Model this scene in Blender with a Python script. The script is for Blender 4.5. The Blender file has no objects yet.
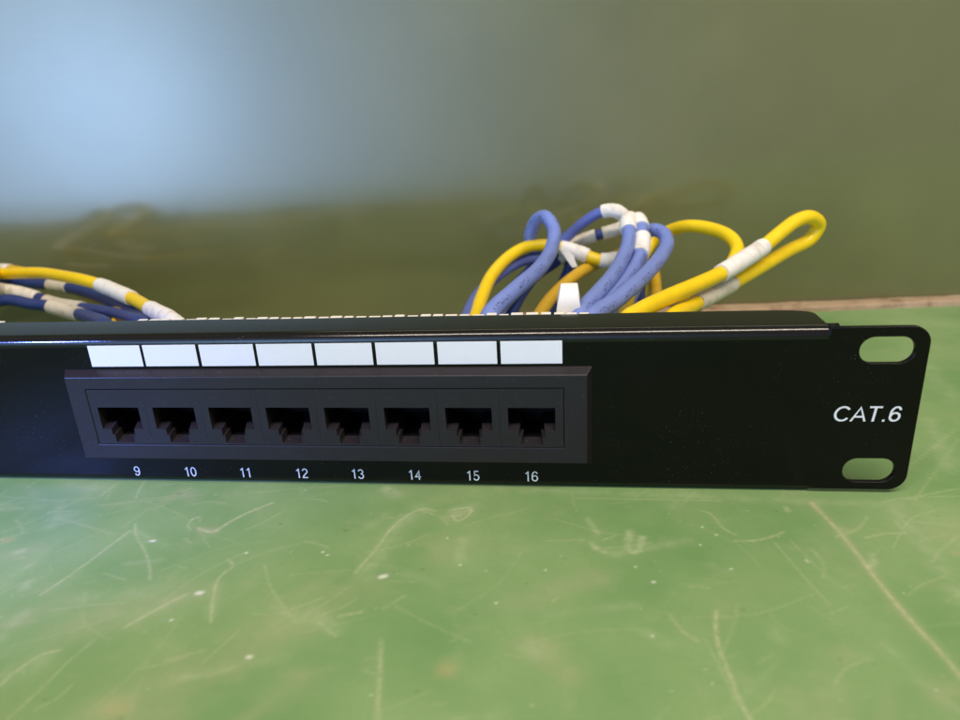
import bpy, bmesh, math, random
import numpy as np
from mathutils import Vector, Matrix
random.seed(7); RNG = np.random.default_rng(11)
S = 0.001                                   # everything below is written in millimetres
sc = bpy.context.scene
COL = sc.collection

# ------------------------------------------------------------------ helpers
def link(o, parent=None):
    COL.objects.link(o)
    if parent: o.parent = parent
    return o
def tag(o, label=None, cat=None, group=None, kind=None):
    if label: o['label'] = label
    if cat: o['category'] = cat
    if group: o['group'] = group
    if kind: o['kind'] = kind
    return o
def empty(name, loc):
    o = bpy.data.objects.new(name, None); o.location = Vector(loc)*S; o.empty_display_size = .01
    return link(o)
def mesh_obj(name, verts, faces, m, parent=None, smooth=False, origin=(0,0,0)):
    me = bpy.data.meshes.new(name)
    O = Vector(origin)
    me.from_pydata([(Vector(v)-O)*S for v in verts], [], faces)
    bm = bmesh.new(); bm.from_mesh(me); bmesh.ops.recalc_face_normals(bm, faces=bm.faces); bm.to_mesh(me); bm.free()
    me.update()
    if smooth: me.shade_smooth()
    me.materials.append(m)
    o = bpy.data.objects.new(name, me); link(o, parent)
    o.location = O*S
    return o
class MB:
    def __init__(s): s.v=[]; s.f=[]
    def add(s, v, f):
        n=len(s.v); s.v += [tuple(q) for q in v]; s.f += [tuple(i+n for i in q) for q in f]
    def box(s, x0,x1,y0,y1,z0,z1):
        s.add([(x0,y0,z0),(x1,y0,z0),(x1,y1,z0),(x0,y1,z0),(x0,y0,z1),(x1,y0,z1),(x1,y1,z1),(x0,y1,z1)],
              [(0,3,2,1),(4,5,6,7),(0,1,5,4),(1,2,6,5),(2,3,7,6),(3,0,4,7)])
    def prism_x(s, prof, x0, x1):            # closed profile of (y,z), swept along x
        n=len(prof)
        s.add([(x0,)+tuple(p) for p in prof]+[(x1,)+tuple(p) for p in prof],
              [(i,(i+1)%n,n+(i+1)%n,n+i) for i in range(n)]+[tuple(range(n))[::-1],tuple(range(n,2*n))])
    def build(s, name, m, parent=None, smooth=False, bevel=0):
        o = mesh_obj(name, s.v, s.f, m, parent, smooth)
        if bevel:
            b=o.modifiers.new('b','BEVEL'); b.width=bevel*S; b.segments=2; b.limit_method='ANGLE'
        return o
def arc(cx, cy, r, a0, a1, n=6):
    return [(cx+r*math.cos(math.radians(a0+(a1-a0)*i/n)), cy+r*math.sin(math.radians(a0+(a1-a0)*i/n))) for i in range(n+1)]
def rrect(x0,x1,z0,z1,r,n=6):
    return arc(x1-r,z1-r,r,0,90,n)+arc(x0+r,z1-r,r,90,180,n)+arc(x0+r,z0+r,r,180,270,n)+arc(x1-r,z0+r,r,270,360,n)
def plate(name, loops, y0, y1, m, parent=None, bevel=0.0):
    """flat sheet with holes: outlines of (x,z), front at y0, back at y1; real mesh with softened rims"""
    cu = bpy.data.curves.new(name,'CURVE'); cu.dimensions='2D'; cu.fill_mode='BOTH'
    t = abs(y1-y0)/2
    cu.extrude=(t-bevel)*S; cu.bevel_depth=bevel*S; cu.bevel_resolution=2
    cu.offset = -bevel*S
    for L in loops:
        sp=cu.splines.new('POLY'); sp.points.add(len(L)-1); sp.use_cyclic_u=True
        for p,q in zip(sp.points,L): p.co=(q[0]*S,q[1]*S,0,1)
    tmp=bpy.data.objects.new('tmp',cu); COL.objects.link(tmp)
    me=bpy.data.meshes.new_from_object(tmp.evaluated_get(bpy.context.evaluated_depsgraph_get()))
    bpy.data.objects.remove(tmp); bpy.data.curves.remove(cu)
    me.transform(Matrix.Translation((0,(y0+y1)/2*S,0)) @ Matrix.Rotation(math.radians(90),4,'X'))
    me.name=name; me.materials.clear(); me.materials.append(m)
    return link(bpy.data.objects.new(name,me),parent)
def text(name, body, x, z, size, m, parent, y=-0.06, shear=0.0, sx=1.0, align='CENTER', off=0.0, spacing=1.0):
    cu=bpy.data.curves.new(name,'FONT'); cu.body=body; cu.size=1; cu.align_x=align; cu.shear=shear; cu.space_character=spacing
    cu.offset=off; cu.extrude=0.0; cu.resolution_u=6
    tmp=bpy.data.objects.new('tmp',cu); COL.objects.link(tmp)
    me=bpy.data.meshes.new_from_object(tmp.evaluated_get(bpy.context.evaluated_depsgraph_get()))
    bpy.data.objects.remove(tmp); bpy.data.curves.remove(cu)
    me.transform(Matrix.Translation((x*S,y*S,z*S)) @ Matrix.Rotation(math.radians(90),4,'X') @ Matrix.Diagonal((size*sx*S,size*S,S,1)))
    me.name=name; me.materials.clear(); me.materials.append(m)
    return link(bpy.data.objects.new(name,me),parent)

# ------------------------------------------------------------------ materials
class NT:
    def __init__(s, name):
        s.m=bpy.data.materials.new(name); s.m.use_nodes=True; s.t=s.m.node_tree; s.b=s.t.nodes['Principled BSDF']
        s.geo=None
    def n(s, typ, **k):
        o=s.t.nodes.new(typ)
        for a,v in k.items():
            if a.startswith('i_'):
                key=a[2:]
                key=int(key) if key.isdigit() else key.replace('_',' ')
                if isinstance(v,bpy.types.NodeSocket): s.t.links.new(v,o.inputs[key])
                else: o.inputs[key].default_value=v
            else: setattr(o,a,v)
        return o
    def pos(s, scale=(1,1,1)):              # position in millimetres
        tc=s.n('ShaderNodeTexCoord'); mp=s.n('ShaderNodeMapping'); mp.inputs['Scale'].default_value=[1000*k for k in scale]
        s.t.links.new(tc.outputs['Object'],mp.inputs['Vector']); return mp.outputs['Vector']
    def noise(s, sc_, det=3, rough=.5, scale=(1,1,1), dist=0):
        return s.n('ShaderNodeTexNoise',i_Vector=s.pos(scale),i_Scale=sc_,i_Detail=det,i_Roughness=rough,i_Distortion=dist).outputs['Fac']
    def math(s, op, a, b=0.0, c=0.0, clamp=False):
        return s.n('ShaderNodeMath',operation=op,use_clamp=clamp,i_0=a,i_1=b,i_2=c).outputs[0]
    def rng(s, v, a, b, c=0.0, d=1.0):
        return s.n('ShaderNodeMapRange',i_0=v,i_1=a,i_2=b,i_3=c,i_4=d).outputs[0]
    def mix(s, f, a, b):
        o=s.n('ShaderNodeMix',data_type='RGBA')
        for i,v in ((0,f),(6,a),(7,b)):
            if isinstance(v,bpy.types.NodeSocket): s.t.links.new(v,o.inputs[i])
            else: o.inputs[i].default_value = v if i==0 else (tuple(v)+(1,) if len(v)==3 else v)
        return o.outputs[2]
    def set(s, **k):
        for a,v in k.items():
            key=a.replace('_',' ')
            if isinstance(v,bpy.types.NodeSocket): s.t.links.new(v,s.b.inputs[key])
            elif isinstance(v,tuple) and len(v)==3: s.b.inputs[key].default_value=v+(1,)
            else: s.b.inputs[key].default_value=v
        return s
    def bump(s, h, dist=.05, strength=1):
        b=s.n('ShaderNodeBump',i_Strength=strength,i_Distance=dist*S,i_Height=h); s.t.links.new(b.outputs[0],s.b.inputs['Normal']); return s

def m_panel(nm='black_powder_coat',R_=(.15,.24),sp=.2):
    t=NT(nm)
    dust=t.math('GREATER_THAN',t.noise(2.2,1,.4),.72)
    dens=t.rng(t.noise(.05,2),.45,.62)
    f=t.math('MULTIPLY',dust,dens)
    t.set(Base_Color=t.mix(f,(.0025,.0025,.0022),(.06,.055,.045)), Roughness=t.rng(t.noise(.06,3),.3,.7,R_[0],R_[1]), Specular_IOR_Level=sp)
    return t.bump(t.noise(1.6,2,.5),.012).m
def m_plastic():
    t=NT('charcoal_abs_plastic')
    f=t.math('GREATER_THAN',t.noise(3.0,1,.4),.755)
    t.set(Base_Color=t.mix(f,(.015,.012,.015),(.16,.15,.14)), Roughness=t.rng(t.noise(.3,3),.3,.7,.30,.40), Specular_IOR_Level=.36)
    return t.bump(t.noise(4,3,.6),.02).m
def m_simple(name, col, rough=.5, var=.1, nscale=.6, spec=.5, bump=0.0, bscale=2, dirt=None, dsc=.3):
    t=NT(name)
    a=tuple(c*(1-var) for c in col); b=tuple(min(1,c*(1+var)) for c in col)
    c=t.mix(t.noise(nscale,4),a,b)
    if dirt: c=t.mix(t.rng(t.noise(dsc,4,.6),.5,.72),c,dirt)
    t.set(Base_Color=c,Roughness=rough,Specular_IOR_Level=spec)
    if bump: t.bump(t.noise(bscale,3),bump)
    return t.m
def m_jacket(name, col, rough=.42, printed=False):
    t=NT(name)
    c=t.mix(t.noise(.25,3),tuple(k*.88 for k in col),tuple(min(1,k*1.08) for k in col))
    if printed:                              # small ink legend along the jacket, worn
        uv=t.n('ShaderNodeUVMap').outputs[0]
        sp=t.n('ShaderNodeSeparateXYZ',i_0=uv)
        mp=t.n('ShaderNodeMapping',i_Vector=uv); mp.inputs['Scale'].default_value=(1.3,9,1)
        nn=t.n('ShaderNodeTexNoise',i_Vector=mp.outputs[0],i_Scale=1.6,i_Detail=1).outputs['Fac']
        ink=t.math('GREATER_THAN',nn,.57)
        seg=t.math('GREATER_THAN',t.math('SINE',t.math('MULTIPLY',sp.outputs[0],.42)),-.35)
        d=t.math('ABSOLUTE',t.math('SUBTRACT',t.math('FRACT',t.math('MULTIPLY',sp.outputs[1],3.0)),.5))
        band=t.math('LESS_THAN',d,.14)
        f=t.math('MULTIPLY',t.math('MULTIPLY',ink,seg),band)
        c=t.mix(t.math('MULTIPLY',f,.8),c,(.03,.04,.10))
    t.set(Base_Color=c,Roughness=rough,Specular_IOR_Level=.45,Subsurface_Weight=0.0)
    return t.bump(t.noise(1.2,3),.05).m
def m_wall():
    t=NT('olive_green_wall_paint')
    n1=t.noise(.012,4,.55); n2=t.noise(.06,4,.6,(1,1,3))
    c=t.mix(t.rng(n1,.3,.7),WALL_A,WALL_B)
    c=t.mix(t.rng(n2,.62,.8,0,.25),c,(.17,.16,.10))
    t.set(Base_Color=c,Roughness=t.rng(t.noise(.03,3),.3,.7,WR[0],WR[1]),Specular_IOR_Level=1.0)
    return t.bump(t.noise(.35,4,.6,(1,1,2.5)),.005).m
def m_table():
    t=NT('worn_green_bench_top')
    a=lambda nm: t.n('ShaderNodeAttribute',attribute_name=nm).outputs['Fac']
    n1=t.noise(.022,4,.55); n2=t.noise(.10,5,.6); n3=t.noise(.9,3,.6); n4=t.noise(.035,3,.5)
    c=t.mix(t.rng(n1,.32,.68),TAB_A,TAB_B)
    c=t.mix(t.rng(n2,.55,.78,0,.35),c,TAB_C)
    c=t.mix(t.rng(n3,.35,.7,0,.22),c,(.13,.26,.09))
    c=t.mix(t.math('MULTIPLY',a('stain'),t.rng(n2,.3,.6,.25,.8)),c,(.36,.36,.20))
    br=t.rng(t.noise(.8,3,.6),.33,.6)
    c=t.mix(t.math('MULTIPLY',a('scratch'),t.math('ADD',t.math('MULTIPLY',br,.65),.2),clamp=True),c,(.60,.57,.37))
    c=t.mix(t.math('MULTIPLY',a('pale'),t.rng(t.noise(.22,4,.65),.35,.62,.15,.8)),c,(.58,.60,.40))
    c=t.mix(a('dark'),c,(.06,.07,.03))
    c=t.mix(a('speck'),c,(.82,.82,.72))
    c=t.mix(a('tan'),c,(.50,.36,.18))
    t.set(Base_Color=c,Roughness=t.rng(n4,.3,.7,.36,.56),Specular_IOR_Level=.45)
    h=t.math('ADD',t.math('MULTIPLY',t.noise(1.4,3,.6),.35),t.math('MULTIPLY',a('scratch'),-.8))
    return t.bump(h,.06).m
WALL_A=(.116,.124,.046); WALL_B=(.150,.152,.060)
WR=(.125,.15)
TAB_A=(.135,.262,.090); TAB_B=(.235,.345,.145); TAB_C=(.33,.37,.19)
TOOTH=43.0
DOF_MM=1.9
LAMPS=[('strip_lamp',(170,-310,860),(120,-20,0),(1250,90),11.8,(1,.87,.74))]
SPOTS=[('added_cool_spot',(-400,-190,150),(-236,-24,2),7,(.16,.24,1.0),30,1.0,14)]  # unseen spot added to throw blue on the left bench and block
WD=(-.40,-.91,.03)
ROOM=[(.34,.31,.29),(WD,11,(1.3,2.35,4.4)),(WD,90,(2.3,3.6,5.6))]
CABLES = {
    'B1': [(-106.4, 24.0, 38.0), (-105.4, 27.0, 40.6), (-99.2, 42.0, 43.7), (-92.5, 66.0, 45.0), (-88.9, 88.0, 47.5), (-88.3, 98.0, 51.9), (-91.4, 104.0, 55.9), (-95.5, 110.0, 53.6), (-98.2, 113.0, 46.5), (-96.6, 117.0, 38.4), (-99.0, 113.0, 32.3), (-103.9, 96.0, 28.6), (-107.4, 74.0, 28.2), (-106.9, 48.0, 29.1)],
    'B4': [(-80.5, 24.0, 38.8), (-78.5, 30.0, 41.0), (-74.3, 42.0, 42.2), (-69.3, 58.0, 43.2), (-64.9, 76.0, 44.7), (-62.0, 88.0, 47.4), (-61.1, 95.0, 50.1), (-61.1, 101.0, 52.8), (-59.9, 107.0, 53.6), (-57.8, 113.0, 49.9), (-56.5, 116.0, 41.9), (-58.8, 114.0, 32.3), (-65.8, 95.0, 25.3), (-73.5, 60.0, 25.5)],
    'R2': [(-58.6, 105.0, 22.5), (-55.7, 114.0, 33.1), (-56.4, 118.0, 43.5), (-59.8, 116.0, 51.1), (-64.8, 112.0, 56.1), (-70.4, 113.0, 55.7), (-77.3, 115.0, 51.4), (-84.0, 117.0, 45.3), (-90.5, 117.0, 39.0), (-101.4, 110.0, 38.0), (-110.6, 96.0, 35.0), (-115.8, 80.0, 32.3), (-116.8, 60.0, 31.1), (-116.1, 45.0, 30.2)],
    'B5': [(-78.2, 30.0, 36.3), (-74.8, 38.0, 39.0), (-68.5, 54.0, 39.6), (-63.4, 68.0, 40.6), (-59.2, 82.0, 42.5), (-57.2, 90.0, 45.1), (-56.3, 96.0, 48.3), (-56.2, 102.0, 51.3), (-56.8, 108.0, 53.0), (-56.3, 116.0, 48.6), (-54.1, 120.0, 39.0), (-54.5, 118.0, 29.3), (-60.5, 100.0, 21.9), (-69.6, 60.0, 24.7)],
    'R5': [(-54.1, 120.0, 22.5), (-51.4, 126.0, 33.6), (-54.1, 126.0, 45.2), (-59.1, 124.0, 48.1), (-65.1, 123.0, 46.5), (-71.1, 123.0, 45.1), (-79.6, 124.0, 41.9), (-88.2, 122.0, 34.6), (-95.9, 116.0, 30.7), (-101.4, 104.0, 26.0), (-104.1, 85.0, 23.4), (-104.2, 60.0, 24.5)],
    'B6': [(-77.8, 24.0, 38.7), (-74.8, 29.0, 40.1), (-69.5, 38.0, 40.7), (-63.6, 50.0, 41.8), (-57.2, 66.0, 42.6), (-50.5, 84.0, 44.4), (-47.6, 94.0, 46.6), (-48.1, 102.0, 48.8), (-50.9, 106.0, 49.4), (-54.0, 112.0, 46.9), (-57.9, 118.0, 39.5), (-65.6, 118.0, 27.4), (-75.1, 95.0, 23.2), (-80.1, 60.0, 26.3)],
    'B7': [(-108.9, 60.0, 25.3), (-108.0, 80.0, 25.7), (-105.0, 100.0, 28.0), (-98.5, 112.0, 33.0), (-91.4, 120.0, 35.1), (-86.6, 124.0, 37.9), (-82.5, 126.0, 33.6), (-86.7, 120.0, 23.2), (-91.1, 95.0, 17.9)],
    'Y1': [(-113.6, 45.0, 29.5), (-114.0, 62.0, 31.1), (-113.6, 74.0, 33.1), (-111.4, 90.0, 37.2), (-105.6, 104.0, 41.3), (-99.3, 110.0, 43.5), (-92.3, 114.0, 43.3), (-85.6, 116.0, 41.9), (-78.5, 114.0, 39.7), (-70.7, 112.0, 37.1), (-65.2, 114.0, 36.9), (-57.2, 126.0, 37.9), (-53.0, 134.0, 31.1), (-52.4, 128.0, 20.4), (-57.3, 100.0, 16.6)],
    'Y4': [(-95.1, 60.0, 25.1), (-93.2, 74.0, 26.5), (-89.3, 90.0, 28.3), (-82.6, 104.0, 31.3), (-74.6, 114.0, 34.0), (-66.3, 122.0, 35.7), (-56.8, 130.0, 36.3), (-48.8, 134.0, 31.0), (-47.7, 120.0, 22.4), (-54.4, 80.0, 21.8)],
    'Y3': [(-65.7, 60.0, 24.7), (-63.2, 80.0, 25.0), (-60.2, 100.0, 25.8), (-55.7, 118.0, 31.3), (-48.7, 130.0, 40.2), (-42.3, 128.0, 44.9), (-35.5, 122.0, 47.7), (-27.8, 116.0, 47.3), (-22.6, 108.0, 45.5), (-21.1, 102.0, 42.4), (-23.6, 96.0, 38.6), (-28.0, 92.0, 34.4), (-36.3, 80.0, 31.8), (-46.1, 60.0, 31.9), (-53.4, 38.0, 32.8)],
    'Y2': [(-67.4, 27.0, 37.6), (-63.4, 32.0, 39.0), (-53.8, 46.0, 39.2), (-42.7, 60.0, 39.4), (-32.7, 72.0, 40.1), (-23.5, 82.0, 42.3), (-14.3, 92.0, 44.9), (-7.6, 98.0, 48.3), (-0.6, 104.0, 51.4), (5.4, 108.0, 52.0), (10.2, 112.0, 48.3), (7.9, 112.0, 43.4), (-1.5, 106.0, 40.3), (-13.8, 94.0, 37.3), (-24.2, 84.0, 34.8), (-35.7, 72.0, 32.5), (-45.5, 56.0, 33.0), (-54.3, 36.0, 34.0)],
    'LY1': [(-356.0, 31.0, 38.0), (-338.0, 38.0, 49.5), (-314.0, 50.0, 51.8), (-310.0, 74.0, 48.0), (-318.6, 96.0, 41.4), (-307.2, 94.0, 41.8), (-296.1, 92.0, 42.0), (-284.4, 88.0, 41.5), (-271.1, 82.0, 41.0), (-261.5, 78.0, 39.8), (-249.4, 70.0, 38.9), (-236.1, 60.0, 38.3), (-227.1, 52.0, 38.1), (-216.7, 42.0, 38.4), (-207.9, 34.0, 38.6), (-197.6, 24.0, 37.4)],
    'LY2': [(-364.0, 34.0, 38.0), (-344.0, 48.0, 50.0), (-326.0, 78.0, 49.0), (-336.3, 116.0, 39.0), (-327.6, 116.0, 38.1), (-317.6, 116.0, 35.6), (-306.3, 114.0, 32.2), (-290.3, 106.0, 29.4), (-271.8, 92.0, 28.1), (-243.7, 60.0, 31.0)],
    'LB1': [(-330.0, 33.0, 38.0), (-314.0, 38.0, 47.5), (-306.0, 60.0, 48.0), (-325.7, 108.0, 35.9), (-315.6, 108.0, 34.3), (-304.6, 106.0, 33.7), (-292.9, 102.0, 33.1), (-275.2, 92.0, 32.4), (-256.3, 78.0, 32.1), (-237.0, 60.0, 33.1), (-219.4, 40.0, 33.9)],
    'LB2': [(-314.0, 31.0, 38.0), (-298.0, 36.0, 46.5), (-300.0, 60.0, 45.0), (-316.3, 92.0, 35.3), (-308.5, 92.0, 33.9), (-298.5, 90.0, 31.7), (-290.7, 88.0, 30.0), (-274.7, 80.0, 30.3), (-258.2, 70.0, 31.7), (-237.9, 55.0, 33.5), (-216.8, 35.0, 34.8)],
    'LB3': [(-321.9, 70.0, 30.0), (-313.2, 76.0, 32.9), (-304.0, 80.0, 34.1), (-294.9, 80.0, 32.3), (-287.4, 80.0, 31.3), (-275.4, 76.0, 29.8), (-254.4, 60.0, 31.9), (-230.9, 36.0, 34.0)],
    'LB4': [(-365.0, 120.0, 24.3), (-347.5, 126.0, 30.1), (-331.6, 126.0, 31.6), (-315.3, 124.0, 29.9), (-295.4, 116.0, 27.3), (-275.8, 104.0, 26.1), (-250.0, 80.0, 27.4), (-219.3, 45.0, 31.6)],
}
MARKS = [
  ('stain', 1.1, 0.95, [(-23.6, -5.3), (-22.8, -10.2), (-21.4, -18.1), (-20.4, -28.1), (-19.7, -38.0), (-18.5, -47.3), (-17.1, -55.0), (-16.1, -63.6)]),
  ('scratch', 0.5, 0.6, [(-23.6, -5.3), (-22.8, -10.2), (-21.4, -18.1), (-20.4, -28.1), (-19.7, -38.0), (-18.5, -47.3), (-17.1, -55.0), (-16.1, -63.6)]),
  ('pale', 2.2, 0.42, [(-5.2, -4.6), (-5.1, -16.2), (-5.4, -27.4), (-6.0, -39.7)]),
  ('scratch', 0.35, 0.4, [(-1.1, -3.1), (4.6, -0.6), (14.9, 3.1)]),
  ('scratch', 0.3, 0.35, [(-7.5, -4.7), (-0.7, -2.2), (12.5, -0.8)]),
  ('scratch', 0.35, 0.6, [(-16.5, -19.8), (-11.7, -18.0), (-7.2, -17.5)]),
  ('scratch', 0.3, 0.4, [(-37.0, -22.6), (-34.6, -33.0), (-32.0, -43.3)]),
  ('scratch', 0.25, 0.35, [(-33.3, -21.3), (-29.8, -33.7), (-26.7, -39.0)]),
  ('scratch', 0.4, 0.6, [(-45.6, -22.2), (-40.0, -21.6), (-33.8, -18.2)]),
  ('scratch', 0.35, 0.55, [(-51.4, -9.5), (-48.7, -11.6), (-47.4, -16.7), (-45.1, -19.8)]),
  ('pale', 0.8, 0.5, [(-20.7, -16.0), (-19.4, -17.2)]),
  ('pale', 0.7, 0.7, [(-17.6, -26.2), (-18.2, -28.7), (-19.6, -30.2)]),
  ('scratch', 0.3, 0.4, [(-7.3, -13.0), (-7.2, -17.5)]),
  ('scratch', 0.25, 0.4, [(-12.2, -23.4), (-3.8, -12.0), (3.8, -7.4)]),
  ('pale', 0.7, 0.6, [(-78.7, -14.5), (-77.8, -17.1), (-76.5, -20.4)]),
  ('scratch', 0.4, 0.5, [(-75.5, -23.1), (-72.6, -21.4)]),
  ('scratch', 0.3, 0.4, [(-88.5, -24.1), (-79.7, -23.3)]),
  ('pale', 0.7, 0.8, [(-78.1, -24.4), (-76.8, -27.1), (-75.3, -27.8)]),
  ('pale', 0.8, 0.9, [(-69.0, -19.6), (-69.7, -24.9), (-69.0, -27.5), (-67.3, -25.5), (-66.5, -22.0)]),
  ('scratch', 0.4, 0.6, [(-70.7, -26.1), (-69.3, -27.9), (-67.0, -27.0)]),
  ('pale', 1.4, 0.5, [(-57.7, -7.8), (-55.6, -6.8)]),
  ('pale', 1.2, 0.45, [(-70.9, -51.5), (-68.7, -53.0), (-66.3, -55.0), (-65.0, -55.9)]),
  ('scratch', 0.5, 0.7, [(-54.5, -46.6), (-55.5, -51.7), (-55.8, -56.9), (-55.4, -62.2), (-54.8, -68.4), (-53.9, -72.8)]),
  ('scratch', 0.3, 0.35, [(-58.0, -54.5), (-56.5, -62.3), (-55.6, -68.4)]),
  ('scratch', 0.3, 0.3, [(-48.4, -65.8), (-50.9, -69.1), (-54.8, -72.0)]),
  ('scratch', 0.3, 0.35, [(-59.3, -39.2), (-54.3, -39.2)]),
  ('pale', 1.4, 0.4, [(-44.6, -51.6), (-43.9, -53.6)]),
  ('stain', 3, 0.6, [(-90.8, -57.8), (-86.9, -61.4), (-83.3, -64.0)]),
  ('pale', 1.6, 0.4, [(-91.1, -58.6), (-89.6, -59.5)]),
  ('scratch', 0.25, 0.35, [(-95.3, -60.4), (-92.5, -61.2)]),
  ('scratch', 0.4, 0.65, [(-199.6, -49.3), (-197.5, -42.2), (-196.0, -35.3), (-194.9, -29.2), (-193.9, -24.4)]),
  ('scratch', 0.4, 0.6, [(-194.5, -21.3), (-191.2, -26.0), (-185.4, -32.0), (-180.7, -37.6), (-177.3, -42.9)]),
  ('scratch', 0.3, 0.4, [(-189.8, -41.1), (-183.2, -43.2)]),
  ('scratch', 0.35, 0.7, [(-178.2, -23.3), (-180.0, -21.1), (-180.1, -18.4), (-178.6, -17.4)]),
  ('scratch', 0.5, 0.9, [(-176.6, -22.3), (-174.1, -23.6), (-171.8, -23.9), (-170.5, -21.7), (-168.8, -18.0), (-165.9, -14.1), (-162.0, -10.1)]),
  ('scratch', 0.3, 0.5, [(-178.9, -17.4), (-177.5, -19.7)]),
  ('stain', 1.3, 0.7, [(-175.1, -22.7), (-171.5, -23.5)]),
  ('scratch', 0.35, 0.6, [(-212.9, -8.2), (-212.9, -5.0), (-212.6, -1.6)]),
  ('scratch', 0.35, 0.5, [(-201.9, -8.9), (-204.0, -3.6), (-204.9, 0.9)]),
  ('scratch', 0.3, 0.4, [(-222.0, -16.6), (-216.1, -15.9)]),
  ('scratch', 0.3, 0.35, [(-208.9, -12.7), (-200.1, -9.8), (-187.4, -6.3)]),
  ('scratch', 0.3, 0.3, [(-239.4, -13.8), (-229.1, -11.3), (-212.5, -9.2)]),
  ('stain', 2.2, 0.55, [(-192.1, -9.6), (-189.7, -6.4), (-185.8, -9.4)]),
  ('dark', 0.5, 0.5, [(-190.9, -6.4), (-190.3, -6.4)]),
  ('scratch', 0.45, 0.6, [(-173.8, -57.8), (-171.5, -54.4), (-169.1, -50.9), (-166.3, -47.5)]),
  ('pale', 2.0, 0.35, [(-173.7, -56.3), (-167.7, -49.2)]),
  ('scratch', 0.45, 0.6, [(-156.4, -55.3), (-159.3, -48.7), (-161.3, -42.8), (-161.1, -39.3), (-160.3, -37.0), (-162.5, -34.9)]),
  ('pale', 1.2, 0.35, [(-157.4, -53.3), (-161.2, -43.9)]),
  ('scratch', 0.5, 0.55, [(-188.6, -75.2), (-188.1, -70.9), (-186.2, -66.6), (-183.2, -64.8)]),
  ('scratch', 0.35, 0.4, [(-181.1, -81.8), (-179.9, -74.6), (-179.3, -67.2), (-177.8, -61.8)]),
  ('pale', 2.5, 0.35, [(-189.5, -72.9), (-185.4, -67.6)]),
  ('stain', 5, 0.75, [(-159.8, -76.7), (-156.9, -73.6), (-154.4, -69.4)]),
  ('stain', 4, 0.55, [(-153.7, -70.5), (-147.5, -65.2), (-137.4, -55.1)]),
  ('tan', 1.8, 0.8, [(-163.8, -77.4), (-162.0, -77.7)]),
  ('stain', 4, 0.7, [(-164.4, -77.0), (-157.8, -78.5), (-152.3, -79.8)]),
  ('stain', 4.5, 0.35, [(-147.9, -60.0), (-138.8, -51.3), (-127.6, -45.4)]),
  ('pale', 2, 0.3, [(-189.7, -49.7), (-174.9, -46.9)]),
  ('stain', 3, 0.45, [(-135.0, -73.9), (-132.1, -69.1)]),
  ('tan', 1.0, 0.8, [(-225.6, -30.1), (-223.3, -29.5)]),
  ('pale', 0.9, 0.8, [(-217.2, -34.3), (-216.7, -33.9)]),
  ('pale', 1.0, 0.6, [(-205.2, -47.2), (-205.8, -45.8)]),
  ('scratch', 0.3, 0.5, [(-210.7, -41.0), (-210.2, -38.3)]),
  ('speck', 1.1, 1, [(-163.8, -46.7), (-163.1, -46.6)]),
  ('speck', 0.7, 1, [(-185.8, -28.3), (-185.0, -28.3)]),
  ('speck', 0.5, 0.9, [(-165.2, -55.3), (-165.0, -55.2)]),
  ('speck', 0.8, 0.9, [(-144.3, -64.2), (-143.9, -64.2)]),
  ('pale', 0.9, 0.6, [(-186.6, -28.4), (-184.5, -28.3)]),
  ('speck', 1.1, 1, [(-124.6, -39.2), (-123.8, -38.8)]),
  ('speck', 0.5, 1, [(-140.9, -30.8), (-140.8, -30.8)]),
  ('speck', 0.4, 0.9, [(-139.5, -31.9), (-139.2, -31.9)]),
  ('speck', 0.5, 1, [(-159.4, -32.0), (-159.2, -32.0)]),
  ('speck', 0.4, 0.8, [(-155.4, -3.2), (-155.4, -3.2)]),
  ('pale', 1.5, 0.9, [(-132.5, -1.9), (-130.8, -3.4), (-129.6, -4.9)]),
  ('pale', 2.2, 0.45, [(-128.4, -38.7), (-126.4, -28.6), (-125.0, -18.9), (-121.3, -12.0)]),
  ('scratch', 0.5, 0.6, [(-130.8, -37.8), (-128.6, -29.4), (-126.3, -19.0), (-121.9, -12.0), (-117.4, -12.3)]),
  ('scratch', 0.3, 0.4, [(-121.9, -12.0), (-115.6, -15.0), (-113.0, -18.5)]),
  ('pale', 1.8, 0.7, [(-112.5, -15.3), (-110.5, -11.6), (-108.5, -11.1)]),
  ('scratch', 0.4, 0.7, [(-113.6, -11.7), (-108.5, -10.6), (-108.6, -14.3), (-110.8, -16.6), (-112.6, -14.4)]),
  ('stain', 1.5, 0.6, [(-111.9, -14.4), (-109.2, -13.4)]),
  ('pale', 1.4, 0.4, [(-108.4, -24.6), (-108.0, -32.3)]),
  ('scratch', 0.3, 0.4, [(-164.1, -22.7), (-160.8, -19.5), (-157.1, -13.3)]),
  ('pale', 1.8, 0.5, [(-136.8, -52.1), (-133.3, -53.4), (-129.9, -55.5)]),
  ('scratch', 0.5, 0.55, [(-130.0, -52.0), (-126.9, -51.0), (-125.9, -50.6)]),
  ('scratch', 0.3, 0.35, [(-147.3, -26.7), (-144.3, -26.5)]),
  ('scratch', 0.6, 0.5, [(-119.7, -58.2), (-118.0, -65.8), (-116.3, -73.7), (-115.4, -77.1)]),
  ('scratch', 0.3, 0.3, [(-121.7, -66.0), (-117.7, -67.0)]),
  ('pale', 1.2, 0.35, [(-137.9, -53.7), (-144.6, -50.4)]),
  ('scratch', 0.3, 0.3, [(-122.3, -40.5), (-116.7, -40.5)]),
  ('stain', 4, 0.35, [(-133.6, -47.3), (-126.4, -42.0)]),
  ('tan', 1.5, 1, [(-106.1, -65.0), (-105.4, -65.0)]),
  ('stain', 4, 0.35, [(-111.7, -30.6), (-106.4, -26.5)]),
  ('scratch', 0.25, 0.3, [(-132.3, -37.1), (-145.5, -39.6)]),
  ('dark', 0.35, 0.8, [(-138.2, -21.9), (-138.0, -21.9)]),
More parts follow.
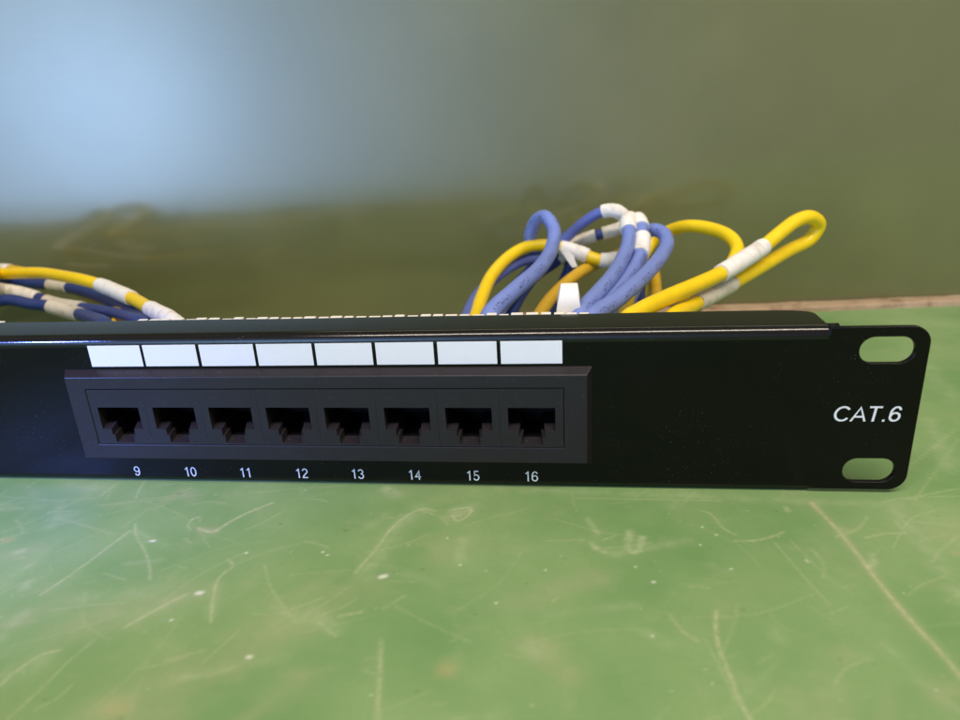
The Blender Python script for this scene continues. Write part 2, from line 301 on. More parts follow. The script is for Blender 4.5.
  ('dark', 0.3, 0.6, [(-116.0, -36.0), (-115.8, -36.0)]),
  ('dark', 0.3, 0.6, [(-155.9, -19.7), (-155.6, -19.7)]),
  ('speck', 0.42, 0.95, [(-98.4, -46.3), (-98.3, -46.3)]),
  ('speck', 0.42, 0.95, [(-88.6, -35.0), (-88.5, -35.0)]),
  ('speck', 0.42, 0.95, [(-69.0, -32.9), (-68.9, -32.9)]),
  ('speck', 0.42, 0.95, [(-65.9, -37.9), (-65.8, -37.9)]),
  ('speck', 0.42, 0.95, [(-52.0, -16.9), (-51.9, -16.9)]),
  ('speck', 0.42, 0.95, [(-49.4, -20.0), (-49.3, -20.0)]),
  ('speck', 0.42, 0.95, [(-48.7, -32.6), (-48.6, -32.6)]),
  ('speck', 0.42, 0.95, [(-67.7, -54.0), (-67.6, -54.0)]),
  ('speck', 0.42, 0.95, [(-107.7, -34.1), (-107.6, -34.1)]),
  ('speck', 0.42, 0.95, [(-112.3, -23.9), (-112.2, -23.9)]),
  ('speck', 0.42, 0.95, [(-53.7, -24.1), (-53.6, -24.1)]),
  ('speck', 0.6, 0.9, [(-65.7, -37.9), (-65.5, -37.9)]),
  ('pale', 0.6, 0.9, [(-30.4, -7.8), (-30.4, -9.1)]),
  ('tan', 0.8, 0.8, [(-0.1, -24.7), (1.2, -25.0)]),
  ('tan', 0.8, 0.5, [(-18.8, -16.7), (-18.1, -16.7)]),
  ('speck', 0.5, 0.5, [(-31.9, -29.4), (-32.1, -28.7)]),
  ('pale', 1.5, 0.35, [(-101.7, -0.5), (-3.3, -5.5)]),
  ('scratch', 0.3, 0.45, [(-81.8, -4.9), (-45.6, -5.1)]),
  ('pale', 2, 0.3, [(-216.0, -4.0), (-226.4, -2.6)]),
  ('pale', 2.0, 0.4, [(25.6, 43.4), (16.5, 12.3)]),
  ('scratch', 0.5, 0.35, [(5.3, 12.1), (29.3, 36.5)]),
  ('scratch', 0.4, 0.3, [(1.2, -3.0), (27.0, 30.0)]),
  ('pale', 3, 0.3, [(45.8, 95.7), (40.0, 58.6)]),
]
M = dict(panel=m_panel(), fold=m_panel('black_coat_fold',(.10,.15),.5), plastic=m_plastic(), wall=m_wall(), table=m_table(),
    label=m_simple('white_label_card',(.80,.80,.82),.6,.03,.3,.3),
    ink=m_simple('white_screen_print',(.74,.75,.76),.6,.04,.5,.3),
    cavity=m_simple('shaded_cavity_plastic',(.004,.004,.005),.8,.2,.6,.1),  # same plastic, with the recess shade put into a near-black colour
    gold=m_simple('dull_gold_contact',(.32,.22,.08),.4,.1),
    wood=m_simple('worn_wood_edging',(.37,.27,.17),.6,.25,.15,.3,.2,.5,(.18,.10,.05),.12),
    tape=m_simple('white_cloth_tape',(.78,.76,.70),.6,.05,.4,.3,.12,1.2,(.60,.55,.46),.25),
    oldtape=m_simple('yellowed_cloth_tape',(.60,.56,.46),.65,.08,.4,.3,.12,1.2,(.42,.37,.28),.25),
    nylon=m_simple('white_nylon',(.84,.81,.74),.4,.03,.4,.5),
    idc=m_simple('white_terminal_plastic',(.82,.80,.72),.45,.04,.4,.5),
    pcb=m_simple('dark_circuit_board',(.012,.02,.014),.4,.2,.2),
    blue=m_jacket('periwinkle_blue_jacket',(.17,.235,.56),.42,True),
    shaded=m_jacket('shaded_blue_jacket',(.10,.135,.40),.42),  # darker copy of the blue jacket, the rear strand's shade in its colour
    navy=m_jacket('navy_blue_jacket',(.020,.040,.17),.42),
    yellow=m_jacket('yellow_jacket',(.86,.60,.006),.32),
    amber=m_jacket('amber_yellow_jacket',(.66,.40,.02),.42))

# ------------------------------------------------------------------ workbench top
SEG=[]                                       # marks worn into the bench top: (attribute, width, strength, points in mm)
SEG += MARKS
xs=np.concatenate([np.arange(-900,-262,20.),np.arange(-262,62,.36),np.arange(62,130,1.2),np.arange(130,620,20.)])
ys=np.concatenate([np.arange(-460,-100,12.),np.arange(-100,6,.36),np.arange(6,178,1.6)])
def back(x): return 162+.0885*(x+50)         # rear line of the bench / wall plane
NX,NY=len(xs),len(ys)
A={k:np.zeros((NY,NX),np.float32) for k in ('scratch','pale','stain','speck','tan','dark')}
def stroke(kind,w,s,pts):
    arr=A[kind]
    for (x0,y0),(x1,y1) in zip(pts,pts[1:]):
        i0,i1=np.searchsorted(xs,[min(x0,x1)-3*w,max(x0,x1)+3*w]); j0,j1=np.searchsorted(ys,[min(y0,y1)-3*w,max(y0,y1)+3*w])
        if i1<=i0 or j1<=j0: continue
        X,Y=np.meshgrid(xs[i0:i1],ys[j0:j1]); dx,dy=x1-x0,y1-y0; L=dx*dx+dy*dy+1e-9
        t=np.clip(((X-x0)*dx+(Y-y0)*dy)/L,0,1); d=np.hypot(X-x0-t*dx,Y-y0-t*dy)
        v=s*np.exp(-(d/w)**2)
        arr[j0:j1,i0:i1]=np.maximum(arr[j0:j1,i0:i1],v)
def smooth_pts(P,n=6):
    if len(P)<3: return P
    out=[]
    Q=[P[0]]+list(P)+[P[-1]]
    for k in range(1,len(Q)-2):
        p0,p1,p2,p3=[np.array(q,float) for q in Q[k-1:k+3]]
        for i in range(n):
            t=i/n; out.append(tuple(.5*((2*p1)+(-p0+p2)*t+(2*p0-5*p1+4*p2-p3)*t*t+(-p0+3*p1-3*p2+p3)*t**3)))
    return out+[P[-1]]
for k,w,s,P in SEG: stroke(k,w*(.58 if k=='speck' else .85 if k=='scratch' else 1.2),s*(.3 if k=='tan' else .5 if k=='pale' else .66),smooth_pts(P))
for i in range(250):                         # fine random wear
    x,y=RNG.uniform(-262,95),RNG.uniform(-98,165) if RNG.random()<.25 else RNG.uniform(-98,4)
    a=RNG.choice([RNG.uniform(0,math.pi),RNG.normal(.5,.3)]); l=RNG.exponential(9)+2; b=RNG.normal(0,.18)
    P=[(x,y),(x+l*.5*math.cos(a),y+l*.5*math.sin(a)),(x+l*math.cos(a+b),y+l*math.sin(a+b))]
    stroke('scratch',RNG.uniform(.18,.45),RNG.uniform(.06,.24),smooth_pts(P,3))
for i in range(34):
    x,y=RNG.uniform(-262,95),RNG.uniform(-98,4); a=RNG.uniform(0,math.pi); l=RNG.uniform(4,22)
    stroke('pale',RNG.uniform(.8,2.6),RNG.uniform(.06,.2),[(x,y),(x+l*math.cos(a),y+l*math.sin(a))])
for i in range(26):
    x,y=RNG.uniform(-262,95),RNG.uniform(-98,4); a=RNG.normal(.6,.4); l=RNG.uniform(4,26)
    stroke('stain',RNG.uniform(1.5,5),RNG.uniform(.12,.4),[(x,y),(x+l*math.cos(a),y+l*math.sin(a))])
for i in range(150):
    x,y=RNG.uniform(-262,95),RNG.uniform(-98,4) if i%4 else RNG.uniform(6,150); stroke('speck',RNG.uniform(.12,.2),RNG.uniform(.1,.45),[(x,y),(x+RNG.uniform(0,.3),y)])
for i in range(40):
    x,y=RNG.uniform(-262,95),RNG.uniform(-98,4); stroke('dark',RNG.uniform(.15,.28),RNG.uniform(.2,.5),[(x,y),(x+.2,y)])
X,Y=np.meshgrid(xs,ys)
co=np.zeros((NY*NX,3),np.float32); co[:,0]=X.ravel(); co[:,1]=np.minimum(Y,162+.0885*(X+50)).ravel(); co*=S
idx=np.arange(NY*NX).reshape(NY,NX)
F=np.stack([idx[:-1,:-1],idx[:-1,1:],idx[1:,1:],idx[1:,:-1]],-1).reshape(-1,4)
keep=(Y[:-1,:-1]<162+.0885*(X[:-1,:-1]+50)).ravel(); F=F[keep]
me=bpy.data.meshes.new('bench_top')
me.vertices.add(len(co)); me.vertices.foreach_set('co',co.ravel())
me.loops.add(F.size); me.loops.foreach_set('vertex_index',F.ravel().astype(np.int32))
me.polygons.add(len(F)); me.polygons.foreach_set('loop_start',np.arange(0,F.size,4,dtype=np.int32))
me.update(calc_edges=True)
for k,v in A.items():
    at=me.attributes.new(k,'FLOAT','POINT'); at.data.foreach_set('value',v.ravel())
me.materials.append(M['table'])
bench=empty('workbench',(0,-150,0))
top=bpy.data.objects.new('bench_top',me); link(top,bench); top.location=(0,.15,0)
b=MB(); b.box(-900,620,-460,110,-32,-.3); core=b.build('bench_board',M['wood'],bench); core.location=(0,.15,0)
tag(bench,'scratched green painted workbench top that the black panel rests on','workbench')
# worn wooden lath along the rear of the bench
b=MB(); n=60; prof=[(-8.0,0.0),(-7.6,1.8),(-6.4,2.5),(0,2.8),(0,-6)]
vs=[];fs=[]
for i in range(n+1):
    x=-500+i*(625/n)
    for (py,pz) in prof: vs.append((x,back(x)-.5+py+random.uniform(-.25,.25)*(pz>0),pz+(random.uniform(-.15,.15) if pz>.5 else 0)))
for i in range(n):
    for k in range(4): a_=i*5+k; fs.append((a_,a_+1,a_+6,a_+5))
b.add(vs,fs); lath=b.build('edging_strip',M['wood'],bench); lath.location=(0,.15,0)
tag(lath,'worn brown wooden strip along the back edge')

# ------------------------------------------------------------------ wall
b=MB(); vs=[];fs=[]
b.add([(-1200,back(-1200)+.3,-300),(700,back(700)+.3,-300),(700,back(700)+.3,700),(-1200,back(-1200)+.3,700),
       (-1200,back(-1200)+60,-300),(700,back(700)+60,-300),(700,back(700)+60,700),(-1200,back(-1200)+60,700)],
      [(0,1,2,3),(5,4,7,6),(0,4,5,1),(3,2,6,7),(0,3,7,4),(1,5,6,2)])
wall=b.build('wall',M['wall']); tag(wall,'plain olive green painted wall behind the workbench','wall')

# ------------------------------------------------------------------ patch panel
panel=empty('patch_bay',(-241,0,0))
tag(panel,'black metal rack patch panel with eight numbered jack ports lying on the green bench','patch panel')
def P(o): o.location=(o.location[0]+.241,0,0); return o
XL,XR=-482.6,0.0
BX=-22.5                                     # the folded body ends here, the flat ear goes on
T=1.5
z0,z1=1.0,43.9
def slot(cx,cz,w=12.3,h=6.6): return rrect(cx-w/2,cx+w/2,cz-h/2,cz+h/2,h/2-.01,8)
out=arc(XR-4.2,z1-4.2,4.2,0,90,8)+[(BX,z1),(BX,42.2),(XL-BX,42.2),(XL-BX,z1)]+arc(XL+4.2,z1-4.2,4.2,90,180,8)\
   +arc(XL+4.2,z0+4.2,4.2,180,270,8)+[(XL-BX,z0),(XL-BX,1.8),(BX,1.8),(BX,z0)]+arc(XR-4.2,z0+4.2,4.2,270,360,8)
loops=[out]+[slot(cx,22.25+s*15.875) for cx in (-9.2,XL+9.2) for s in (-1,1)]+[[(-215.6,12.0),(-215.6,31.0),(-84.5,31.0),(-84.5,12.0)]]
P(plate('faceplate',loops,0,T,M['panel'],panel,.22))
def flange(zf,sgn,name,depth=14.2):
    # zf: outer height of the flange, sgn +1 top -1 bottom; swept profile with an outer bend radius
    r=2.5; c=(r-.03,zf-sgn*r)
    outer=[(c[0]-r*math.cos(math.radians(a)),c[1]+sgn*r*math.sin(math.radians(a))) for a in np.linspace(0,90,9)]
    inner=[(c[0]-(r-T+.1)*math.cos(math.radians(a)),c[1]+sgn*(r-T+.1)*math.sin(math.radians(a))) for a in np.linspace(0,90,7)]
    N=160; vs=[];fs=[]
    prof=[(-.03,zf-sgn*3.1)]+outer+[(depth,zf)]+[(depth,zf-sgn*1.4)]+inner[::-1]+[(1.3,zf-sgn*3.1)]
    n=len(prof)
    # end stations: the rear corners are rounded off
    st=[XL-BX+.1+.0]+list(np.linspace(XL-BX+6,BX-7,N))+[BX-7+7*math.sin(math.radians(a)) for a in (20,40,55,68,80,90)]
    for x in st:
        e=max(0,(x-(BX-7))/7.0); cut=depth-3.2*(1-math.sqrt(max(0,1-e*e)))
        wob=.10*math.sin(x*.021+1)+.05*math.sin(x*.09)
        for (py,pz) in prof: vs.append((x,min(py,cut),pz+sgn*wob*(py>3)))
    for i in range(len(st)-1):
        for k in range(n): a=i*n+k; b_=i*n+(k+1)%n; fs.append((a,b_,b_+n,a+n))
    fs.append(tuple(range(n))); fs.append(tuple(range((len(st)-1)*n,len(st)*n)))
    b=MB(); b.add(vs,fs); o=b.build(name,M['fold' if sgn>0 else 'panel'],panel,True)
    e=o.modifiers.new('e','EDGE_SPLIT'); e.split_angle=math.radians(50)
    return P(o)
flange(44.1,1,'top_flange'); flange(0.0,-1,'bottom_flange')
# small curled tab at the end of the top fold
b=MB(); b.prism_x([(4.0+q[0],42.4+q[1]) for q in arc(0,0,1.3,-60,210,10)]+[(4.0+q[0],42.4+q[1]) for q in arc(0,0,.5,210,-60,8)],BX+.1,BX+3.2)
P(b.build('curled_tab',M['panel'],panel,True))
# jack block: sloping bezel ring round a row of eight ports
bz=MB(); yo,yf=-.05,-2.7
O=[(-220.2,7.7),(-77.4,7.7),(-77.4,34.7),(-220.2,34.7)]
I=[(-219.0,8.9),(-78.7,8.9),(-78.7,33.3),(-219.0,33.3)]
H=[(-213.62,13.3),(-84.42,13.3),(-84.42,29.9),(-213.62,29.9)]
v=[(x,yo,z) for x,z in O]+[(x,yf,z) for x,z in I]+[(x,yf,z) for x,z in H]+[(x,6,z) for x,z in H]
f=[]
for k in range(4):
    j=(k+1)%4; f+=[(k,j,4+j,4+k),(4+k,4+j,8+j,8+k),(8+k,8+j,12+j,12+k)]
bz.add(v,f); block=bz.build('jack_block',M['plastic'],panel,bevel=.25); P(block)
block['label']='charcoal plastic block holding the row of eight jack ports'
PC0=-92.6; PP=16.12
def make_port():
    """one module, centred on x=0: face plate with the stepped opening, deep cavity with sloping floors"""
    w=PP/2-.025; zt,zb=29.75,13.45
    op=[(-6.0,24.5),(-6.0,18.0),(-3.35,18.0),(-3.35,16.2),(-2.7,16.2),(-2.7,13.95),(2.7,13.95),(2.7,16.2),(3.35,16.2),(3.35,18.0),(6.0,18.0),(6.0,24.5)]
    inn=[(-5.9,24.5),(-5.9,19.1),(-3.0,19.1),(-3.0,17.2),(-2.2,17.2),(-2.2,15.1),(2.2,15.1),(2.2,17.2),(3.0,17.2),(3.0,19.1),(5.9,19.1),(5.9,24.5)]
    n=len(op); yF=-2.62
    b=MB()
    # front face as strips round the opening
    rects=[(-w,w,24.5,zt),(-w,-6,18,24.5),(6,w,18,24.5),(-w,-3.35,16.2,18.0),(3.35,w,16.2,18.0),(-w,-2.7,13.95,16.2),(2.7,w,13.95,16.2),(-w,w,zb,13.95)]
    for (a,c,d,e) in rects: b.add([(a,yF,d),(c,yF,d),(c,yF,e),(a,yF,e)],[(0,1,2,3)])
    b.add([(x,yF,z) for x,z in op]+[(x,yF+2.6,z) for x,z in inn]+[(x,11,z) for x,z in inn],
          [(k,(k+1)%n,n+(k+1)%n,n+k) for k in range(n)]+[(n+k,n+(k+1)%n,2*n+(k+1)%n,2*n+k) for k in range(n)]+[tuple(range(2*n,3*n))])
    # outer sides
    R_=[(-w,zb),(w,zb),(w,zt),(-w,zt)]
    b.add([(x,yF,z) for x,z in R_]+[(x,12,z) for x,z in R_],[(k,(k+1)%4,4+(k+1)%4,4+k) for k in range(4)])
    port=b.build('port',M['plastic'])
    port.data.materials.append(M['cavity'])
    for pl in port.data.polygons:
        if pl.center.y>2.5*S and abs(pl.normal.y)<2: pl.material_index=1
    for pl in port.data.polygons:
        if abs(pl.center.x)>7.9*S: pl.material_index=0
    # liner and contact comb deep inside, recess shade put into their near-black colour
    c=MB()
    c.box(-5.8,5.8,7.2,7.8,18.9,24.4)
    for k in range(8): c.box(-3.9+k*1.02,-3.6+k*1.02,4.2,7.1,23.2,23.9)
    pins=c.build('contacts',M['cavity'],port)
    return port,pins
port,pins=make_port()
for i in range(8):
    if i==0: p,q=port,pins
    else:
        p=port.copy(); q=pins.copy(); COL.objects.link(p); COL.objects.link(q); q.parent=p
    p.parent=block; p.location=((PC0-PP*(7-i))*S,0,0)
    p['group']='jack ports in the block'
# white card labels and printed numbers
LX=[-211.6,-195.75,-179.75,-163.85,-147.9,-131.9,-115.85,-99.85]
for i in range(8):
    x0=LX[i]-.15; x1=x0+(15.05 if i<7 else 15.3); dz=random.uniform(-.06,.06)
    b=MB(); b.box(x0,x1,-.13,-.01,35.45+dz,41.45+dz); o=P(b.build('label_card',M['label'],panel,bevel=.04)); o['group']='white label cards above the ports'
# printed characters drawn as even strokes on a 0..1 cap height
def ell(cx,cz,rx,rz,a0,a1,n=14): return [(cx+rx*math.cos(math.radians(a0+(a1-a0)*i/n)),cz+rz*math.sin(math.radians(a0+(a1-a0)*i/n))) for i in range(n+1)]
GL6=[ell(.27,.31,.215,.255,0,360,24), [(.475,.76)]+ell(.29,.74,.17,.205,45,90,5)+ell(.29,.56,.235,.385,95,180,10)+[(.055,.36)]]
G={'0':[ell(.27,.5,.215,.445,0,360,26)],
 '1':[[(.30,.0),(.30,.99)],[(.32,.96),(.25,.85),(.10,.745)]],
 '2':[ell(.27,.71,.20,.235,170,-35,12)+[(.34,.47),(.14,.25),(.065,.055),(.50,.055)]],
 '3':[ell(.26,.735,.185,.21,165,-90,12),ell(.26,.29,.215,.24,90,-165,14)],
 '4':[[(.365,0),(.365,.93),(.05,.30),(.51,.30)]],
 '5':[[(.46,.935),(.155,.935),(.10,.49)]+ell(.26,.315,.215,.265,135,-160,16)],
 '6':GL6,'9':[[(.54-x,1-z) for x,z in L] for L in GL6],
 'C':[ell(.40,.5,.345,.445,38,322,24)],
 'A':[[(.01,0),(.34,.97),(.67,0)],[(.13,.31),(.55,.31)]],
 'T':[[(.02,.94),(.62,.94)],[(.32,.94),(.32,0)]],
 '.':[[(.10,.0),(.10,.13)]]}
ADV={'C':.80,'A':.68,'T':.66,'.':.26,'1':.56}
def printed(name,body,x,z,h,wt,m,parent,y=-.07,shear=0,sx=1.0,gap=0.02):
    b=MB(); cx=0; tot=sum(ADV.get(c,.56)+gap for c in body)
    for c in body:
        for L in G[c]:
            closed=(L[0][0]-L[-1][0])**2+(L[0][1]-L[-1][1])**2<1e-6
            n=len(L); vs=[]
            for i,(px,pz) in enumerate(L):
                if closed: p0,p1=L[(i-1) if i else -2],L[(i+1) if i<n-1 else 1]
                else: p0,p1=L[max(i-1,0)],L[min(i+1,n-1)]
                d0=Vector((px-p0[0],pz-p0[1])); d1=Vector((p1[0]-px,p1[1]-pz))
                if d0.length<1e-6: d0=d1
                if d1.length<1e-6: d1=d0
                d0.normalize(); d1.normalize(); nn=Vector((-(d0.y+d1.y),d0.x+d1.x)).normalized()
                k=1/max(.45,nn.dot(Vector((-d0.y,d0.x))))
                for s_ in (1,-1):
                    qx,qz=px+nn.x*wt/2*k*s_,min(1.0,max(-.0,pz+nn.y*wt/2*k*s_))
                    vs.append((x+((cx+qx-tot/2)*sx+qz*shear)*h,y,z+qz*h))
            b.add(vs,[(2*i,2*i+1,2*i+3,2*i+2) for i in range(n-1)])
            y-=.0015
        cx+=ADV.get(c,.56)+gap
    return b.build(name,m,parent)
NXP=[-206.2,-189.9,-173.3,-156.9,-140.9,-124.9,-108.9,-93.2]
for i in range(8):
    P(printed('port_number',str(9+i),NXP[i],1.95,3.0,.108,M['ink'],panel,sx=1.08))
P(printed('category_mark','CAT.6',-11.6,19.85,4.05,.115,M['ink'],panel,shear=.12,sx=1.2,gap=.05))
# rear: circuit board and white punch-down combs whose tips show above the fold
b=MB(); b.box(-470,-30,15.6,17.0,4,42.0); P(b.build('circuit_board',M['pcb'],panel,bevel=.1))
for (xa,xb) in ((-430,-250),(-209,-76)):
    b=MB(); b.box(xa,xb,17.3,27,9,39.5)
    x=xa+1
    while x<xb-3.4:
        w=random.uniform(2.5,3.3)
        b.box(x,x+w,17.6,19.4,39.4,TOOTH+random.uniform(-.22,.22)); b.box(x+.1,x+w-.1,24,25.6,39.4,40.2)
        x+=w+random.uniform(.65,.95)
    P(b.build('termination_comb',M['idc'],panel,bevel=.15))

# ------------------------------------------------------------------ cables
def sample(pts, n=10):
    P_=[Vector(p) for p in pts]; Q=[P_[0]*2-P_[1]]+P_+[P_[-1]*2-P_[-2]]; out=[]
    for k in range(1,len(Q)-2):
        p0,p1,p2,p3=Q[k-1:k+3]
        d0=(p1-p0).length**.5; d1=(p2-p1).length**.5; d2=(p3-p2).length**.5
        m1=(p1-p0)/d0-(p2-p0)/(d0+d1)+(p2-p1)/d1; m2=(p2-p1)/d1-(p3-p1)/(d1+d2)+(p3-p2)/d2
        m1*=d1; m2*=d1
        for i in range(n):
            t=i/n; out.append(p1*(2*t**3-3*t*t+1)+m1*(t**3-2*t*t+t)+p2*(-2*t**3+3*t*t)+m2*(t**3-t*t))
    out.append(P_[-1])
    for it in range(2):                      # relax small kinks
        out=[out[0]]+[(out[i-1]+out[i]*2+out[i+1])/4 for i in range(1,len(out)-1)]+[out[-1]]
    return out
def frames(path):
    T_=[(path[min(i+1,len(path)-1)]-path[max(i-1,0)]).normalized() for i in range(len(path))]
    u=Vector((0,0,1)).cross(T_[0]).normalized() if abs(T_[0].z)<.95 else Vector((1,0,0))
    F_=[]
    for t in T_:
        u=(u-t*u.dot(t)).normalized(); F_.append((t,u,t.cross(u)))
    return F_
def tube(name, path, fr, r, m, parent, i0=0, i1=None, seg=18, rad=None, origin=(0,0,0)):
    i1=len(path)-1 if i1 is None else i1
    vs=[];fs=[];uv=[];L=0
    for i in range(i0,i1+1):
        if i>i0: L+=(path[i]-path[i-1]).length
        t,u,v=fr[i]; rr=r if rad is None else rad(i)
        for k in range(seg): a=2*math.pi*k/seg; vs.append(path[i]+(u*math.cos(a)+v*math.sin(a))*rr); uv.append((L,k/seg))
    n=i1-i0
    for i in range(n):
        for k in range(seg): fs.append((i*seg+k,i*seg+(k+1)%seg,(i+1)*seg+(k+1)%seg,(i+1)*seg+k))
    fs.append(tuple(range(seg))[::-1]); fs.append(tuple(range(n*seg,(n+1)*seg)))
    o=mesh_obj(name,vs,fs,m,parent,True,origin)
    e=o.modifiers.new('e','EDGE_SPLIT'); e.split_angle=math.radians(60)
    ul=o.data.uv_layers.new(name='UVMap')
    for l in o.data.loops: ul.data[l.index].uv=uv[l.vertex_index]
    return o
PRE={'B':18,'L':18,'Y':18}
def cable(key, col, label, group, r=2.5, wraps=(), origin=None):
    pts=list(CABLES[key]); a,z=pts[0],pts[-1]
    def down(p,q): return (p[0]+(p[0]-q[0])*.25,min(32.0,p[1]+4),random.uniform(11,18))
    pts=[(a[0]-1,29.5,14.0)]+pts                 # both ends drop to the punch-down combs behind the panel
    pts=pts+[(z[0]-1,max(36,z[1]*.6),z[2]*.75),(z[0]-2,29.5,11)]
    path=sample(pts); fr=frames(path); base=path[0]
    c=tube('patch_cable',path,fr,r,M[col],None,origin=base)
    tag(c,label,'cable',group)
    for (wx0,wx1,m,kw) in wraps:             # wraps given by control-point parameters along the cable
        off=1
        i0=int(round((wx0+off)*10)); i1=int(round((wx1+off)*10))
        jit=[random.uniform(-.12,.12) for _ in path]
        w=tube('tape_wrap',path,fr,r+kw,M[m],c,i0,i1,rad=lambda i:r+kw+jit[i]*.6+(.0 if i0<i<i1 else -.1))
        w.location=Vector((0,0,0))-base*S
        sol=None
    return c
GR='cables looping up behind the right half of the panel'; GL='cables arching behind the left end of the panel'
cable('B1','blue','pale blue printed cable making the narrow hooked loop, leftmost of the right bundle',GR,2.55)
cable('B4','blue','pale blue cable of the middle bundle with one white tape wrap at its very top',GR,2.5,[(6.3,8.6,'tape',.6)])
cable('R2','shaded','darker slate blue cable sweeping up from the left into white tape at the bundle top',GR,2.1,[(2.2,4.9,'tape',.6)])
cable('B5','blue','middle blue cable of the bundle with white tape above and below a blue gap',GR,2.5,[(4.6,6.1,'tape',.7),(6.9,8.6,'tape',.6)])
cable('R5','navy','blue cable shaded to navy behind the bundle mostly covered in cream tape with one navy gap',GR,2.1,[(3.2,4.7,'oldtape',.6),(5.1,6.9,'oldtape',.6)])  # rear strand's shade put into the navy colour
cable('B6','blue','rightmost bare blue cable curling round the taped blue ones',GR,2.55)
cable('B7','navy','dark navy cable in shadow under the hooked blue loop',GR,2.4)
yc=cable('Y1','yellow','yellow cable passing behind the hooked blue loop with two white tape wraps',GR,2.4,[(6.9,8.4,'tape',.55),(9.0,10.1,'tape',.55)])
cable('Y4','amber','plain dull yellow cable rising beside the white cable tie',GR,2.4)
cable('Y3','yellow','yellow cable arching between the blue bundle and the bright yellow loop',GR,2.5,[(11.1,12.3,'tape',.5)])
cable('Y2','yellow','bright yellow cable in a long narrow loop furthest right with a long white tape wrap',GR,2.55,[(3.95,5.95,'tape',.6),(14.2,15.6,'oldtape',.5)])
cable('LY1','yellow','yellow cable topmost at the left with white tape near its lower right end',GL,2.35,[(8.95,10.75,'tape',.5),(12.4,15.6,'tape',.5)])
cable('LY2','amber','amber cable just behind the left yellow arch, covered in cream tape',GL,2.3,[(1.2,3.6,'tape',.5),(4.6,6.6,'oldtape',.5)])
cable('LB1','navy','navy cable directly under the left yellow arch with cream tape at its middle',GL,2.35,[(4.9,5.9,'oldtape',.5)])
cable('LB2','navy','navy cable with two cream tape wraps below the left yellow arch',GL,2.35,[(2.6,4.9,'tape',.5),(5.4,7.2,'oldtape',.5)])
cable('LB3','navy','lowest navy cable at the left end with a short cream wrap',GL,2.35,[(4.1,5.4,'oldtape',.5)])
cable('LB4','navy','rearmost navy cable under the left arch',GL,2.35,[(2.2,3.3,'oldtape',.5)])
# loose tail of tape hanging under the yellow cable
b=MB(); fl=[(-86.6,112.6,42.0),(-81.2,112.2,40.4),(-80.6,111.4,37.6),(-79.6,110.6,35.0),(-81.6,110.8,34.6),(-83.6,111.6,37.4)]
b.add(fl+[(x,y+.35,z) for x,y,z in fl],[tuple(range(6)),tuple(range(6,12))]+[(k,(k+1)%6,6+(k+1)%6,6+k) for k in range(6)])
fp=b.build('tape_tail',M['tape'],yc); fp.location=-yc.location
# white cable tie standing behind the flange
def strap():
    vs=[];fs=[]; prof=[]
    for (y,z) in [(30,12),(27.2,28),(26.2,39),(25.8,44.0),(26.8,46.6),(29.5,47.8),(33.5,46.4),(38,41),(41,31),(42,16)]: prof.append(Vector((0,y,z)))
    path=sample([tuple(p) for p in prof],6); W=3.1
    for i,p in enumerate(path):
        t=(path[min(i+1,len(path)-1)]-path[max(i-1,0)]).normalized(); nrm=Vector((1,0,0)).cross(t)
        cx=-83.1+ (p.z-41)*(.03); w=W+.30-.16*max(0,p.z-42)
        for (dx,dn) in ((-w,-.65),(w,-.65),(w,.65),(-w,.65)): vs.append((cx+dx,p.y+nrm.y*dn,p.z+nrm.z*dn))
    n=len(path)
    for i in range(n-1):
        for k in range(4): fs.append((i*4+k,i*4+(k+1)%4,(i+1)*4+(k+1)%4,(i+1)*4+k))
    fs+= [(0,1,2,3),((n-1)*4,(n-1)*4+1,(n-1)*4+2,(n-1)*4+3)]
    b=MB(); b.add(vs,fs); o=b.build('cable_tie',M['nylon'],None,bevel=.45)
    tag(o,'wide white plastic cable tie standing up behind the panel beside the blue cables','cable tie')
strap()

# ------------------------------------------------------------------ camera
cam=bpy.data.cameras.new('camera'); co_=bpy.data.objects.new('camera',cam); link(co_)
fw=Vector((math.sin(-.137)*math.cos(.349),math.cos(-.137)*math.cos(.349),-math.sin(.349)))
rt=Vector((math.cos(-.137),-math.sin(-.137),0)); up=rt.cross(fw)
cr,sr=math.cos(-.055),math.sin(-.055)
r2=rt*cr+up*sr; u2=up*cr-rt*sr
mw=Matrix((r2,u2,-fw)).transposed().to_4x4(); mw.translation=Vector((-82.836,-163.041,96.418))*S
co_.matrix_world=mw
cam.sensor_width=36; cam.lens=36*694.714/960; cam.clip_start=.002; cam.clip_end=20
cam.dof.use_dof=True; cam.dof.focus_distance=.188; cam.dof.aperture_fstop=cam.lens/DOF_MM
sc.camera=co_

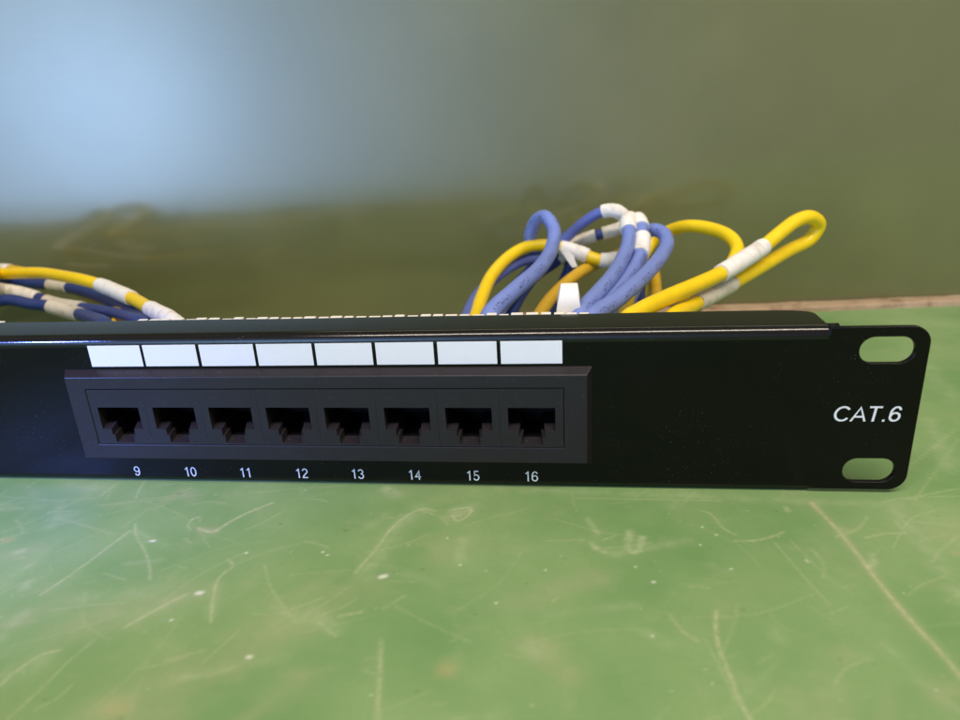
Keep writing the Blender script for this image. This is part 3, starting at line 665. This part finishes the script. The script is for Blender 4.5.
# ------------------------------------------------------------------ light
def aim(o,target): o.rotation_euler=(Vector(target)*S-o.location).to_track_quat('-Z','Y').to_euler()
def area(name,loc,target,size,power,col):
    l=bpy.data.lights.new(name,'AREA'); l.shape='RECTANGLE'; l.size=size[0]*S; l.size_y=size[1]*S; l.energy=power; l.color=col
    o=bpy.data.objects.new(name,l); link(o); o.location=Vector(loc)*S; aim(o,target); return o
for a in LAMPS: area(*a)
def spot(name,loc,target,power,col,angle,blend,rad):
    l=bpy.data.lights.new(name,'SPOT'); l.energy=power; l.color=col; l.spot_size=math.radians(angle); l.spot_blend=blend; l.shadow_soft_size=rad*S
    o=bpy.data.objects.new(name,l); link(o); o.location=Vector(loc)*S; aim(o,target); return o
for a in SPOTS: spot(*a)
w=bpy.data.worlds.new('World'); sc.world=w; w.use_nodes=True
nt=w.node_tree; N_=nt.nodes.new; Lk=nt.links.new      # dim room with one soft cool window glow behind the viewer's left
tc=N_('ShaderNodeTexCoord'); col=None
def rgb(c): 
    o=N_('ShaderNodeCombineXYZ'); o.inputs[0].default_value,o.inputs[1].default_value,o.inputs[2].default_value=c; return o.outputs[0]
acc=rgb(ROOM[0])
for d,p,c in ROOM[1:]:
    dp=N_('ShaderNodeVectorMath'); dp.operation='DOT_PRODUCT'; dp.inputs[1].default_value=Vector(d).normalized(); Lk(tc.outputs['Generated'],dp.inputs[0])
    mx=N_('ShaderNodeMath'); mx.operation='MAXIMUM'; mx.inputs[1].default_value=0; Lk(dp.outputs['Value'],mx.inputs[0])
    pw=N_('ShaderNodeMath'); pw.operation='POWER'; pw.inputs[1].default_value=p; Lk(mx.outputs[0],pw.inputs[0])
    ma=N_('ShaderNodeVectorMath'); ma.operation='MULTIPLY_ADD'; Lk(pw.outputs[0],ma.inputs[0]); Lk(rgb(c),ma.inputs[1]); Lk(acc,ma.inputs[2]); acc=ma.outputs[0]
Lk(acc,nt.nodes['Background'].inputs[0]); nt.nodes['Background'].inputs[1].default_value=1
w.cycles.sampling_method='MANUAL'; w.cycles.sample_map_resolution=512
sc.render.engine='CYCLES'
sc.view_settings.view_transform='Standard'; sc.view_settings.look='None'; sc.view_settings.gamma=1; sc.view_settings.exposure=0
sc.render.resolution_x=1024; sc.render.resolution_y=768
